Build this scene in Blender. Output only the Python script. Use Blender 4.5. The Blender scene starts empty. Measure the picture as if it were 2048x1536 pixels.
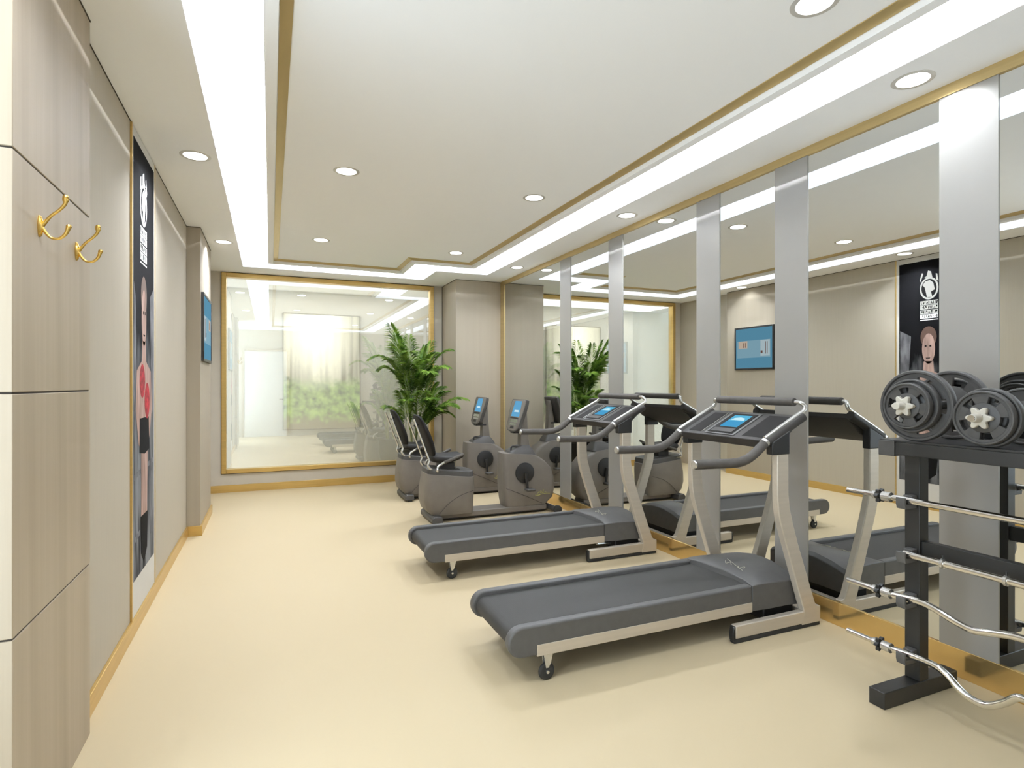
import bpy, bmesh, math, random
from mathutils import Vector, Matrix
C = bpy.context.scene.collection
PI = math.pi
random.seed(7)

# ------------------------------------------------------------------ helpers
def lin(c):
    c = c / 255.0
    return c / 12.92 if c <= 0.04045 else ((c + 0.055) / 1.055) ** 2.4
def rgb(r, g, b): return (lin(r), lin(g), lin(b), 1.0)

def new_mat(name):
    m = bpy.data.materials.new(name); m.use_nodes = True
    nt = m.node_tree; nt.nodes.clear()
    out = nt.nodes.new('ShaderNodeOutputMaterial')
    return m, nt, out

def pbr(name, col, rough=0.5, metal=0.0, spec=0.5, var=0.04, scale=(8, 8, 8), bump=0.0, coat=0.0, detail=3):
    """principled surface whose colour wavers a little with a procedural noise"""
    m, nt, out = new_mat(name)
    b = nt.nodes.new('ShaderNodeBsdfPrincipled')
    nt.links.new(b.outputs[0], out.inputs[0])
    b.inputs['Roughness'].default_value = rough
    b.inputs['Metallic'].default_value = metal
    b.inputs['Specular IOR Level'].default_value = spec
    b.inputs['Coat Weight'].default_value = coat
    tc = nt.nodes.new('ShaderNodeTexCoord'); mp = nt.nodes.new('ShaderNodeMapping')
    mp.inputs['Scale'].default_value = scale
    nz = nt.nodes.new('ShaderNodeTexNoise'); nz.inputs['Scale'].default_value = 1.0
    nz.inputs['Detail'].default_value = detail
    nt.links.new(tc.outputs['Object'], mp.inputs[0]); nt.links.new(mp.outputs[0], nz.inputs['Vector'])
    rp = nt.nodes.new('ShaderNodeValToRGB')
    lo = tuple(max(0, v * (1 - var * 2)) for v in col[:3]) + (1,)
    hi = tuple(min(1, v * (1 + var * 2)) for v in col[:3]) + (1,)
    rp.color_ramp.elements[0].position = 0.3; rp.color_ramp.elements[1].position = 0.7
    rp.color_ramp.elements[0].color = lo; rp.color_ramp.elements[1].color = hi
    nt.links.new(nz.outputs['Fac'], rp.inputs[0]); nt.links.new(rp.outputs[0], b.inputs['Base Color'])
    if bump:
        bp = nt.nodes.new('ShaderNodeBump'); bp.inputs['Strength'].default_value = bump
        bp.inputs['Distance'].default_value = 0.002
        nt.links.new(nz.outputs['Fac'], bp.inputs['Height']); nt.links.new(bp.outputs[0], b.inputs['Normal'])
    return m

def emit(name, col, s):
    m, nt, out = new_mat(name)
    e = nt.nodes.new('ShaderNodeEmission'); e.inputs[0].default_value = col; e.inputs[1].default_value = s
    nt.links.new(e.outputs[0], out.inputs[0]); return m

def glossy(name, col, rough):
    m, nt, out = new_mat(name)
    g = nt.nodes.new('ShaderNodeBsdfGlossy'); g.inputs[0].default_value = col
    g.inputs['Roughness'].default_value = rough
    nt.links.new(g.outputs[0], out.inputs[0]); return m

def wood(name, col, dark, sc=(1, 1, 1), rough=0.45):
    """vertical fine grain with a few cathedral lines"""
    m, nt, out = new_mat(name)
    N = nt.nodes.new; L = nt.links.new
    b = N('ShaderNodeBsdfPrincipled'); L(b.outputs[0], out.inputs[0])
    b.inputs['Roughness'].default_value = rough; b.inputs['Specular IOR Level'].default_value = 0.3
    tc = N('ShaderNodeTexCoord')
    mp = N('ShaderNodeMapping'); mp.inputs['Scale'].default_value = (17 * sc[0], 23 * sc[1], 0.35 * sc[2])
    nz = N('ShaderNodeTexNoise'); nz.inputs['Scale'].default_value = 1.0; nz.inputs['Detail'].default_value = 10; nz.inputs['Roughness'].default_value = 0.72
    L(tc.outputs['Object'], mp.inputs[0]); L(mp.outputs[0], nz.inputs['Vector'])
    mp2 = N('ShaderNodeMapping'); mp2.inputs['Scale'].default_value = (1.1, 0.8, 0.22)
    wv = N('ShaderNodeTexWave'); wv.wave_type = 'RINGS'; wv.inputs['Scale'].default_value = 1.6
    wv.inputs['Distortion'].default_value = 2.5; wv.inputs['Detail'].default_value = 2.0
    L(tc.outputs['Object'], mp2.inputs[0]); L(mp2.outputs[0], wv.inputs['Vector'])
    r1 = N('ShaderNodeValToRGB'); r1.color_ramp.elements[0].position = 0.3; r1.color_ramp.elements[1].position = 0.75
    r1.color_ramp.elements[0].color = dark; r1.color_ramp.elements[1].color = col
    L(nz.outputs['Fac'], r1.inputs[0])
    r2 = N('ShaderNodeValToRGB'); r2.color_ramp.elements[0].position = 0.0; r2.color_ramp.elements[1].position = 0.35
    r2.color_ramp.elements[0].color = (0.84, 0.82, 0.79, 1); r2.color_ramp.elements[1].color = (1, 1, 1, 1)
    L(wv.outputs['Fac'], r2.inputs[0])
    mx = N('ShaderNodeMix'); mx.data_type = 'RGBA'; mx.blend_type = 'MULTIPLY'; mx.inputs[0].default_value = 0.55
    L(r1.outputs[0], mx.inputs[6]); L(r2.outputs[0], mx.inputs[7]); L(mx.outputs[2], b.inputs['Base Color'])
    return m

class MB:
    """mesh builder"""
    def __init__(s): s.bm = bmesh.new()
    def box(s, a, b):
        x0, y0, z0 = [min(p, q) for p, q in zip(a, b)]; x1, y1, z1 = [max(p, q) for p, q in zip(a, b)]
        v = [s.bm.verts.new(p) for p in ((x0,y0,z0),(x1,y0,z0),(x1,y1,z0),(x0,y1,z0),(x0,y0,z1),(x1,y0,z1),(x1,y1,z1),(x0,y1,z1))]
        for f in ((0,3,2,1),(4,5,6,7),(0,1,5,4),(1,2,6,5),(2,3,7,6),(3,0,4,7)): s.bm.faces.new([v[i] for i in f])
        return s
    def prism(s, prof, y0, y1):
        """profile of (x,z) points swept along y"""
        a = [s.bm.verts.new((x, y0, z)) for x, z in prof]; b = [s.bm.verts.new((x, y1, z)) for x, z in prof]
        n = len(prof)
        for i in range(n): s.bm.faces.new((a[i], a[(i+1) % n], b[(i+1) % n], b[i]))
        s.bm.faces.new(a); s.bm.faces.new(b[::-1]); return s
    def prism_ax(s, pts, off):
        """planar polygon of 3-D points swept by a vector"""
        off = Vector(off)
        a = [s.bm.verts.new(p) for p in pts]; b = [s.bm.verts.new(Vector(p) + off) for p in pts]
        n = len(pts)
        for i in range(n): s.bm.faces.new((a[i], a[(i+1) % n], b[(i+1) % n], b[i]))
        s.bm.faces.new(a); s.bm.faces.new(b[::-1]); return s
    def poly(s, pts): s.bm.faces.new([s.bm.verts.new(p) for p in pts]); return s
    def tube(s, path, r, seg=12, cap=True):
        P = [Vector(p) for p in path]; n = len(P)
        R = r if isinstance(r, (list, tuple)) else [r] * n
        T = []
        for i in range(n):
            t = (P[min(i+1, n-1)] - P[max(i-1, 0)])
            T.append(t.normalized() if t.length > 1e-9 else Vector((0,0,1)))
        up = Vector((0,0,1)) if abs(T[0].z) < 0.9 else Vector((1,0,0))
        u = T[0].cross(up).normalized(); rings = []
        for i in range(n):
            u = (u - T[i] * u.dot(T[i])).normalized(); w = T[i].cross(u)
            rings.append([s.bm.verts.new(P[i] + (u * math.cos(2*PI*k/seg) + w * math.sin(2*PI*k/seg)) * R[i]) for k in range(seg)])
        for i in range(n-1):
            for k in range(seg): s.bm.faces.new((rings[i][k], rings[i][(k+1) % seg], rings[i+1][(k+1) % seg], rings[i+1][k]))
        if cap: s.bm.faces.new(rings[0][::-1]); s.bm.faces.new(rings[-1])
        return s
    def lathe(s, prof, c, axis='Z', seg=32):
        """prof: (radius, height) revolved round an axis through c; closed ends when radius 0"""
        c = Vector(c); rings = []
        for r, h in prof:
            ring = []
            for k in range(seg):
                a = 2*PI*k/seg; p, q = r*math.cos(a), r*math.sin(a)
                v = {'Z': (p, q, h), 'X': (h, p, q), 'Y': (p, h, q)}[axis]
                ring.append(s.bm.verts.new(c + Vector(v)))
            rings.append(ring)
        for i in range(len(rings)-1):
            for k in range(seg): s.bm.faces.new((rings[i][k], rings[i][(k+1) % seg], rings[i+1][(k+1) % seg], rings[i+1][k]))
        if prof[0] != prof[-1]:
            s.bm.faces.new(rings[0][::-1]); s.bm.faces.new(rings[-1])
        return s
    def loft(s, secs, cap=True):
        rs = [[s.bm.verts.new(p) for p in sec] for sec in secs]; n = len(rs[0])
        for i in range(len(rs)-1):
            for k in range(n): s.bm.faces.new((rs[i][k], rs[i][(k+1) % n], rs[i+1][(k+1) % n], rs[i+1][k]))
        if cap: s.bm.faces.new(rs[0][::-1]); s.bm.faces.new(rs[-1])
        return s
    def build(s, name, mat, parent=None, bevel=0, seg=2, angle=35, flip=True):
        bm = s.bm
        if flip: bmesh.ops.recalc_face_normals(bm, faces=bm.faces)
        me = bpy.data.meshes.new(name); o = bpy.data.objects.new(name, me); C.objects.link(o)
        if parent:
            o.parent = parent
            w = Vector((0,0,0)); p = parent
            while p: w += p.location; p = p.parent
            bmesh.ops.translate(bm, verts=bm.verts, vec=-w)
        for f in bm.faces: f.smooth = True
        bm.to_mesh(me); bm.free(); me.materials.append(mat)
        me.set_sharp_from_angle(angle=math.radians(angle))
        if bevel:
            md = o.modifiers.new('bevel', 'BEVEL'); md.width = bevel; md.segments = seg
            md.limit_method = 'ANGLE'; md.angle_limit = math.radians(40); md.harden_normals = False
        return o

def spline(pts, n=8):
    """Catmull-Rom through the points"""
    P = [Vector(p) for p in pts]; P = [P[0]*2-P[1]] + P + [P[-1]*2-P[-2]]; out = []
    for i in range(1, len(P)-2):
        a, b, c, d = P[i-1:i+3]
        for k in range(n):
            t = k / n
            out.append(0.5*((2*b)+(-a+c)*t+(2*a-5*b+4*c-d)*t*t+(-a+3*b-3*c+d)*t**3))
    out.append(P[-2]); return out

def tag(o, label=None, cat=None, group=None, kind=None):
    if label: o['label'] = label
    if cat: o['category'] = cat
    if group: o['group'] = group
    if kind: o['kind'] = kind
    return o
def thing(name, label, cat, loc=(0,0,0), group=None):
    o = bpy.data.objects.new(name, None); C.objects.link(o); o.location = loc
    o.empty_display_size = 0.1
    return tag(o, label, cat, group)
def structure(o): o['kind'] = 'structure'; return o
def copy_tree(o, parent=None):
    c = o.copy(); C.objects.link(c); c.parent = parent
    for ch in [x for x in bpy.data.objects if x.parent == o]: copy_tree(ch, c)
    return c

# ------------------------------------------------------------------ materials
M_ceil = pbr('ceiling_paint', (0.94, 0.955, 0.985, 1), 0.8, spec=0.1, var=0.002)
M_wall = pbr('wallpaper_beige', (0.475, 0.43, 0.35, 1), 0.75, spec=0.15, var=0.01, scale=(90, 90, 2))
M_wallback = pbr('wall_pale', (0.56, 0.52, 0.445, 1), 0.7, spec=0.15, var=0.01)
M_wood = wood('ash_veneer', rgb(176, 163, 143), rgb(165, 151, 130))
M_column = pbr('greige_panel', rgb(168, 158, 141), 0.6, spec=0.25, var=0.012, scale=(25, 25, 0.6))
M_gap = pbr('shadow_gap', (0.05, 0.04, 0.03, 1), 0.8, var=0.01)
M_gold = pbr('brushed_brass', (0.62, 0.43, 0.155, 1), 0.32, metal=0.75, var=0.03, scale=(3, 3, 60))
M_goldd = pbr('antique_brass_trim', (0.55, 0.42, 0.20, 1), 0.38, metal=0.6, var=0.03, scale=(3, 3, 60))
M_brass = pbr('polished_brass', (0.80, 0.55, 0.16, 1), 0.22, metal=1.0, var=0.02)
M_mirror = glossy('mirror_glass', (0.78, 0.79, 0.775, 1), 0.0)
M_satin = pbr('satin_panel', (0.36, 0.35, 0.325, 1), 0.34, metal=0.30, spec=0.4, var=0.01, scale=(2, 2, 2))
M_black = pbr('black_plastic', (0.012, 0.012, 0.012, 1), 0.45, var=0.1)
M_rubber = pbr('black_rubber', (0.02, 0.02, 0.019, 1), 0.7, var=0.1, bump=0.1, scale=(200, 200, 200))
M_tgrey = pbr('treadmill_grey_shell', (0.085, 0.083, 0.08, 1), 0.5, var=0.04, scale=(20, 20, 20))
M_tdark = pbr('console_dark', (0.035, 0.032, 0.029, 1), 0.55, spec=0.22, var=0.05)
M_recess = pbr('console_recess', (0.009, 0.008, 0.007, 1), 0.7, spec=0.12, var=0.05)
M_champ = pbr('champagne_metal', (0.56, 0.50, 0.415, 1), 0.42, metal=0.35, var=0.02, scale=(2, 60, 60))
M_chrome = glossy('chrome', (0.80, 0.79, 0.76, 1), 0.12)
M_pad = pbr('grip_foam', (0.075, 0.068, 0.06, 1), 0.65, spec=0.3, var=0.05, scale=(30, 30, 30))
M_silver = pbr('silver_tube', (0.62, 0.61, 0.58, 1), 0.25, metal=0.8, var=0.02)
M_bike = pbr('bike_taupe_shell', (0.15, 0.133, 0.112, 1), 0.48, var=0.03, scale=(12, 12, 12))
M_biked = pbr('bike_dark_trim', (0.055, 0.052, 0.048, 1), 0.5, var=0.04)
M_vinyl = pbr('black_vinyl', (0.016, 0.015, 0.014, 1), 0.6, spec=0.3, var=0.08, bump=0.05, scale=(60, 60, 60))
M_vinyl2 = pbr('backrest_vinyl', (0.009, 0.0085, 0.008, 1), 0.65, spec=0.2, var=0.08)
M_iron = pbr('plate_iron', (0.055, 0.053, 0.05, 1), 0.5, var=0.06, scale=(30, 30, 30))
M_rack = pbr('rack_black', (0.016, 0.016, 0.015, 1), 0.42, var=0.06)
M_knob = pbr('ivory_knob', (0.52, 0.49, 0.42, 1), 0.4, var=0.03)
M_knobmark = pbr('knob_print', (0.13, 0.10, 0.08, 1), 0.5, var=0.03)
M_logo = pbr('logo_green_gold', (0.36, 0.34, 0.10, 1), 0.4, var=0.05)
M_logo2 = pbr('logo_pale', (0.5, 0.48, 0.38, 1), 0.4, var=0.05)
M_lamp = emit('downlight_lens', (1, 0.985, 0.95, 1), 6.0)
M_ring = pbr('downlight_ring', (0.62, 0.61, 0.59, 1), 0.4, metal=0.3, var=0.02)
M_led = emit('led_strip', (1, 0.97, 0.92, 1), 8.0)
M_door = pbr('door_white', (0.62, 0.61, 0.57, 1), 0.5, var=0.01)

def floor_mat():
    m, nt, out = new_mat('cream_resin_floor'); N = nt.nodes.new; L = nt.links.new
    b = N('ShaderNodeBsdfPrincipled'); L(b.outputs[0], out.inputs[0])
    b.inputs['Roughness'].default_value = 0.5; b.inputs['Specular IOR Level'].default_value = 0.25
    tc = N('ShaderNodeTexCoord'); nz = N('ShaderNodeTexNoise'); nz.inputs['Scale'].default_value = 0.7
    L(tc.outputs['Object'], nz.inputs['Vector'])
    rp = N('ShaderNodeValToRGB'); rp.color_ramp.elements[0].color = (0.515, 0.425, 0.27, 1)
    rp.color_ramp.elements[1].color = (0.55, 0.455, 0.295, 1)
    L(nz.outputs['Fac'], rp.inputs[0]); L(rp.outputs[0], b.inputs['Base Color']); return m
M_floor = floor_mat()

def belt_mat():
    m, nt, out = new_mat('running_belt'); N = nt.nodes.new; L = nt.links.new
    b = N('ShaderNodeBsdfPrincipled'); L(b.outputs[0], out.inputs[0])
    b.inputs['Base Color'].default_value = (0.036, 0.035, 0.032, 1); b.inputs['Roughness'].default_value = 0.6; b.inputs['Specular IOR Level'].default_value = 0.3
    tc = N('ShaderNodeTexCoord'); wv = N('ShaderNodeTexWave'); wv.bands_direction = 'X'
    wv.inputs['Scale'].default_value = 28
    L(tc.outputs['Object'], wv.inputs['Vector'])
    bp = N('ShaderNodeBump'); bp.inputs['Strength'].default_value = 0.12; bp.inputs['Distance'].default_value = 0.001
    L(wv.outputs['Fac'], bp.inputs['Height']); L(bp.outputs[0], b.inputs['Normal']); return m
M_belt = belt_mat()

def pane_mat():
    m, nt, out = new_mat('reflective_window_glass'); N = nt.nodes.new; L = nt.links.new
    tr = N('ShaderNodeBsdfTransparent'); tr.inputs[0].default_value = (0.99, 1.0, 0.985, 1)
    gl = N('ShaderNodeBsdfGlossy'); gl.inputs['Roughness'].default_value = 0.0; gl.inputs[0].default_value = (0.95, 0.96, 0.95, 1)
    df = N('ShaderNodeBsdfDiffuse'); df.inputs[0].default_value = (0.9, 0.9, 0.86, 1)
    m1 = N('ShaderNodeMixShader'); m1.inputs[0].default_value = 0.38
    m2 = N('ShaderNodeMixShader'); m2.inputs[0].default_value = 0.09
    L(tr.outputs[0], m1.inputs[1]); L(gl.outputs[0], m1.inputs[2])
    L(m1.outputs[0], m2.inputs[1]); L(df.outputs[0], m2.inputs[2]); L(m2.outputs[0], out.inputs[0]); return m
M_pane = pane_mat()

def forest_mat(x0, x1, z0, z1):
    """self-glowing forest print: misty trunks above, ferns below, sun glow painted into the emission"""
    m, nt, out = new_mat('glowing_forest_print'); N = nt.nodes.new; L = nt.links.new
    tc = N('ShaderNodeTexCoord'); sp = N('ShaderNodeSeparateXYZ'); L(tc.outputs['Object'], sp.inputs[0])
    def mr(sock, a, b, c=0.0, d=1.0):
        n = N('ShaderNodeMapRange'); n.inputs[1].default_value = a; n.inputs[2].default_value = b
        n.inputs[3].default_value = c; n.inputs[4].default_value = d; L(sock, n.inputs[0]); return n.outputs[0]
    u = mr(sp.outputs['X'], x0, x1); v = mr(sp.outputs['Z'], z0, z1)
    # trunks: stretched noise
    mp = N('ShaderNodeMapping'); mp.inputs['Scale'].default_value = (13, 1, 0.35); L(tc.outputs['Object'], mp.inputs[0])
    n1 = N('ShaderNodeTexNoise'); n1.inputs['Scale'].default_value = 1; n1.inputs['Detail'].default_value = 2; L(mp.outputs[0], n1.inputs['Vector'])
    r1 = N('ShaderNodeValToRGB'); e = r1.color_ramp.elements
    e[0].position = 0.36; e[0].color = (0.12, 0.115, 0.06, 1); e[1].position = 0.60; e[1].color = (0.72, 0.68, 0.50, 1)
    L(n1.outputs['Fac'], r1.inputs[0])
    # ferns
    n2 = N('ShaderNodeTexNoise'); n2.inputs['Scale'].default_value = 9; n2.inputs['Detail'].default_value = 6; L(tc.outputs['Object'], n2.inputs['Vector'])
    r2 = N('ShaderNodeValToRGB'); e = r2.color_ramp.elements
    e[0].position = 0.32; e[0].color = (0.045, 0.13, 0.04, 1); e[1].position = 0.66; e[1].color = (0.50, 0.72, 0.18, 1)
    L(n2.outputs['Fac'], r2.inputs[0])
    # fern line with a wavy edge
    ad = N('ShaderNodeMath'); ad.operation = 'MULTIPLY_ADD'; ad.inputs[1].default_value = 0.22; ad.inputs[2].default_value = -0.11
    L(n2.outputs['Fac'], ad.inputs[0])
    sm = N('ShaderNodeMath'); sm.operation = 'ADD'; L(v, sm.inputs[0]); L(ad.outputs[0], sm.inputs[1])
    k = mr(sm.outputs[0], 0.38, 0.47)
    mx = N('ShaderNodeMix'); mx.data_type = 'RGBA'; L(k, mx.inputs[0]); L(r2.outputs[0], mx.inputs[6]); L(r1.outputs[0], mx.inputs[7])
    # brown earth at the foot
    k2 = mr(sm.outputs[0], 0.04, 0.14)
    mx2 = N('ShaderNodeMix'); mx2.data_type = 'RGBA'; mx2.inputs[6].default_value = (0.30, 0.27, 0.16, 1); L(k2, mx2.inputs[0]); L(mx.outputs[2], mx2.inputs[7])
    # sun glow painted over the trees
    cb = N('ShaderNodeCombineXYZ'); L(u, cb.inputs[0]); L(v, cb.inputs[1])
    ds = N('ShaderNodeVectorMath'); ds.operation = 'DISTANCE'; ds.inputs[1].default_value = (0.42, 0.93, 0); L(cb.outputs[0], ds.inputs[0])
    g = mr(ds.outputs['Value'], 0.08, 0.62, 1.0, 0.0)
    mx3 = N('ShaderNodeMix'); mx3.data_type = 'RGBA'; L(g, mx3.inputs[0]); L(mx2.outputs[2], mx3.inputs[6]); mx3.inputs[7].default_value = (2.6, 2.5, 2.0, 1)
    em = N('ShaderNodeEmission'); em.inputs[1].default_value = FOREST_GLOW; L(mx3.outputs[2], em.inputs[0]); L(em.outputs[0], out.inputs[0])
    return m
FOREST_GLOW = 1.25  # how strongly the print glows by itself, with no lamp behind it

# ------------------------------------------------------------------ room numbers (metres)
H = 2.856; XL = -0.711; XM = 3.036; YB = 8.219; YF = -0.16; XN = -1.20
YE = 9.50      # far wall of the room beyond the glass
def sbox(name, a, b, mat, bevel=0): return structure(MB().box(a, b).build(name, mat, bevel=bevel))

sbox('floor', (XN-0.1, YF-0.1, -0.06), (XM+0.9, YE+0.1, 0), M_floor)
# front wall with its door (behind the camera, seen in the window's reflection)
sbox('wall_front', (XN, YF-0.1, 0), (XM+0.1, YF, 3.25), M_wall)
d = structure(MB().box((-0.64, YF, 0.0), (0.41, YF+0.03, 2.29)).build('door_1', M_door, bevel=0.004))
MB().box((-0.70, YF, 0), (-0.64, YF+0.045, 2.35)).box((0.41, YF, 0), (0.47, YF+0.045, 2.35)).box((-0.64, YF, 2.29), (0.41, YF+0.045, 2.35)).build('door_frame', M_wood, d, bevel=0.003)
MB().tube([(0.32, YF+0.03, 1.0), (0.32, YF+0.08, 1.0), (0.22, YF+0.08, 1.0)], 0.011).build('door_handle', M_silver, d)
# left wall, near part set back, pillar, main part, column
nw = MB()
nw.box((XN-0.1, YF, 0), (XN, 0.0, 3.25)).box((XN-0.1, 1.92, 0), (XN, 2.3, 3.25)).box((XN-0.1, 0.0, 0), (XN, 1.92, 0.25)).box((XN-0.1, 0.0, 2.75), (XN, 1.92, 3.25))
structure(nw.build('wall_left_near', M_wall))
# made-up window, unseen beside the camera, added to light the ceiling
nf = MB()
for a, b, c_, d_ in ((0.0, 0.05, 0.25, 2.75), (1.87, 1.92, 0.25, 2.75), (0.94, 0.98, 0.25, 2.75)): nf.box((XN-0.09, a, c_), (XN-0.02, b, d_))
for a, b in ((0.25, 0.30), (2.70, 2.75)): nf.box((XN-0.09, 0.05, a), (XN-0.02, 1.87, b))
structure(nf.build('added_light_window', M_door, bevel=0.003))
sbox('wall_left', (XL-0.1, 2.70, 0), (XL, YB, 3.25), M_wall)
pil = MB()
for i, (z0, z1) in enumerate(((0, 0.680), (0.686, 1.372), (1.378, 2.062), (2.068, H))):
    pil.box((XN, 2.014, z0), (-0.665, 2.758, z1))
structure(pil.build('wall_pillar_left', M_wood, bevel=0.002))
sbox('wall_pillar_core', (XN, 2.02, 0), (-0.669, 2.754, H), M_gap)
sbox('wall_column_left', (XL, 5.98, 0), (-0.597, 6.969, H), M_column, 0.002)
sbox('wall_column_right', (2.3625, 7.541, 0), (XM+0.1, YB, H), M_column, 0.002)
# right wall behind the mirrors
sbox('wall_right', (XM+0.022, YF, 0), (XM+0.112, YE, 3.25), M_wallback)
# back wall round the window
WX0, WX1, WZ0, WZ1 = -0.58, 2.228, 0.245, 2.846
bw = MB()
bw.box((XL-0.1, YB, 0), (WX0, YB+0.12, 3.25)).box((WX1, YB, 0), (2.40, YB+0.12, 3.25))
bw.box((WX0, YB, 0), (WX1, YB+0.12, WZ0)).box((WX0, YB, WZ1), (WX1, YB+0.12, 3.25))
structure(bw.build('wall_back', M_wallback))
# window: brass frame and one large pane
fr = MB(); w = 0.055
def ring(mb, x0, x1, z0, z1, w, y0, y1):
    mb.box((x0, y0, z0), (x0+w, y1, z1)); mb.box((x1-w, y0, z0), (x1, y1, z1))
    mb.box((x0+w, y0, z0), (x1-w, y1, z0+w)); mb.box((x0+w, y0, z1-w), (x1-w, y1, z1))
ring(fr, WX0, WX1, WZ0, WZ1, w, YB-0.028, YB+0.10)
win = structure(fr.build('window_1', M_gold, bevel=0.004))
MB().box((WX0+w, YB+0.02, WZ0+w), (WX1-w, YB+0.028, WZ1-w)).build('window_pane', M_pane, win)
gp = MB(); ring(gp, WX0-0.008, WX1+0.008, WZ0-0.008, WZ1+0.008, 0.010, YB-0.006, YB)
structure(gp.build('trim_11', M_gap))
# room beyond the glass
M_bey = pbr('beyond_wall_white', (0.72, 0.715, 0.67, 1), 0.8, var=0.01)
sbox('wall_beyond_back', (-1.6, YE+0.02, 0), (XM+0.9, YE+0.12, 3.25), M_bey)
sbox('wall_beyond_left', (-1.7, YB, 0), (-1.6, YE+0.1, 3.25), M_bey)
FX0, FX1, FZ0, FZ1 = 0.187, 1.342, 0.70, 2.50
ft = thing('forest_picture', 'self-glowing forest print with ferns, trunks and painted-in sunlight, on the wall beyond the brass-framed glass', 'picture', (0, YE, 0))
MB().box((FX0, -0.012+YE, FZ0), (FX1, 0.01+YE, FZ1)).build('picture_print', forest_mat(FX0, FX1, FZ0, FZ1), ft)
f2 = MB(); ring(f2, FX0-0.012, FX1+0.012, FZ0-0.012, FZ1+0.012, 0.014, YE-0.025, YE+0.012); f2.build('picture_frame', pbr('frame_grey', (0.25, 0.24, 0.2, 1), 0.4), ft)

# ---- ceiling
c = MB(); D = 3.19
c.box((XN-0.1, YF-0.1, H), (-0.31, YE+0.1, D)).box((2.656, YF-0.1, H), (XM+0.1, YE+0.1, D))
c.box((-0.31, 7.768, H), (2.656, YE+0.1, D)).box((1.96, 7.10, H), (2.656, 7.768, D)).box((-0.31, YF-0.1, H), (2.656, 0.32, D))
structure(c.build('ceiling', M_ceil))
sbox('ceiling_deck', (XN-0.1, YF-0.1, D), (XM+0.1, YE+0.1, D+0.06), M_ceil)
# floating island with a lip, brass bevel and a panel set slightly up
ix0, ix1, iy0, iy1, nx, ny = -0.025, 2.372, 0.61, 7.475, 1.615, 6.79
isl = MB(); lw = 0.055; P = 0.05
poly = [(ix0, iy0), (ix1, iy0), (ix1, ny), (nx, ny), (nx, iy1), (ix0, iy1)]
def inset(poly, d):
    n = len(poly); out = []
    for i in range(n):
        p0, p1, p2 = Vector(poly[i-1]), Vector(poly[i]), Vector(poly[(i+1) % n])
        e0 = (p1-p0).normalized(); e1 = (p2-p1).normalized()
        n0 = Vector((-e0.y, e0.x)); n1 = Vector((-e1.y, e1.x))
        out.append(tuple(p1 + (n0 + n1) * d if abs(e0.dot(e1)) < 0.5 else p1 + n0*d))
    return out
def band(mb, pa, za, pb, zb):
    n = len(pa)
    for i in range(n):
        j = (i+1) % n
        mb.poly([(*pa[i], za), (*pa[j], za), (*pb[j], zb), (*pb[i], zb)])
p1 = inset(poly, lw); p2 = inset(poly, lw+0.008); p3 = inset(poly, lw+0.055)
band(isl, poly, H+0.13, poly, H); band(isl, poly, H, p1, H); band(isl, p1, H, p1, H+0.034)
band(isl, p1, H+0.034, p3, H+P+0.002)
isl.poly([(x, y, H+P) for x, y in inset(poly, lw+0.045)])
isl.poly([(x, y, H+0.13) for x, y in poly])
structure(isl.build('ceiling_island', M_ceil, flip=False))
gb = MB(); band(gb, inset(poly, lw+0.004), H+0.030, p3, H+P-0.004); band(gb, p3, H+P-0.004, p3, H+P+0.002); band(gb, inset(poly, lw+0.004), H+0.030, inset(poly, lw+0.004), H+0.04)
structure(gb.build('trim_1', M_goldd, flip=False))
# brass border over the mirrors, brass edge at their far end
sbox('trim_2', (XM-0.012, 0.0, 2.803), (XM+0.012, 7.541, H), M_goldd)
sbox('trim_3', (XM-0.012, 7.41, 0.13), (XM+0.012, 7.535, 2.803), M_goldd)
# baseboards
sbox('baseboard_left', (XL, 2.758, 0), (XL+0.016, 5.965, 0.092), M_gold, 0.002)
sbox('baseboard_column_left', (XL, 5.964, 0), (-0.597+0.016, 5.98, 0.092), M_gold, 0.002)
sbox('baseboard_column_side', (-0.597, 5.9805, 0), (-0.581, 6.985, 0.092), M_gold, 0.002)
sbox('baseboard_back', (XL, YB-0.016, 0), (2.3625, YB, 0.095), M_gold, 0.002)
sbox('baseboard_column_right', (2.347, 7.525, 0), (3.02, 7.541, 0.092), M_gold, 0.002)
sbox('baseboard_column_right_side', (2.347, 7.5415, 0), (2.3625, 8.2, 0.092), M_gold, 0.002)
M_goldm = pbr('mirror_brass', (0.72, 0.50, 0.20, 1), 0.13, metal=0.8, var=0.02)
sbox('baseboard_right', (XM-0.010, YF, 0), (XM+0.012, 7.5245, 0.135), M_goldm, 0.002)
# thin shadow gaps where walls meet the ceiling
sbox('trim_4', (XL, 2.758, H-0.006), (XL+0.003, 5.98, H), M_gap)
sbox('trim_5', (-0.597, 5.98, H-0.006), (-0.594, 6.969, H), M_gap)
sbox('trim_6', (XL, 5.977, H-0.006), (-0.597, 5.98, H), M_gap)
sbox('trim_7', (-0.665, 2.02, H-0.006), (-0.662, 2.758, H), M_gap)
sbox('trim_8', (2.3595, 7.538, H-0.006), (3.024, 7.541, H), M_gap)
sbox('trim_9', (2.3595, 7.541, H-0.006), (2.3625, 8.21, H), M_gap)
sbox('trim_10', (2.356, 8.212, 0.1), (2.3622, 8.219, H), M_gap)

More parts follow.
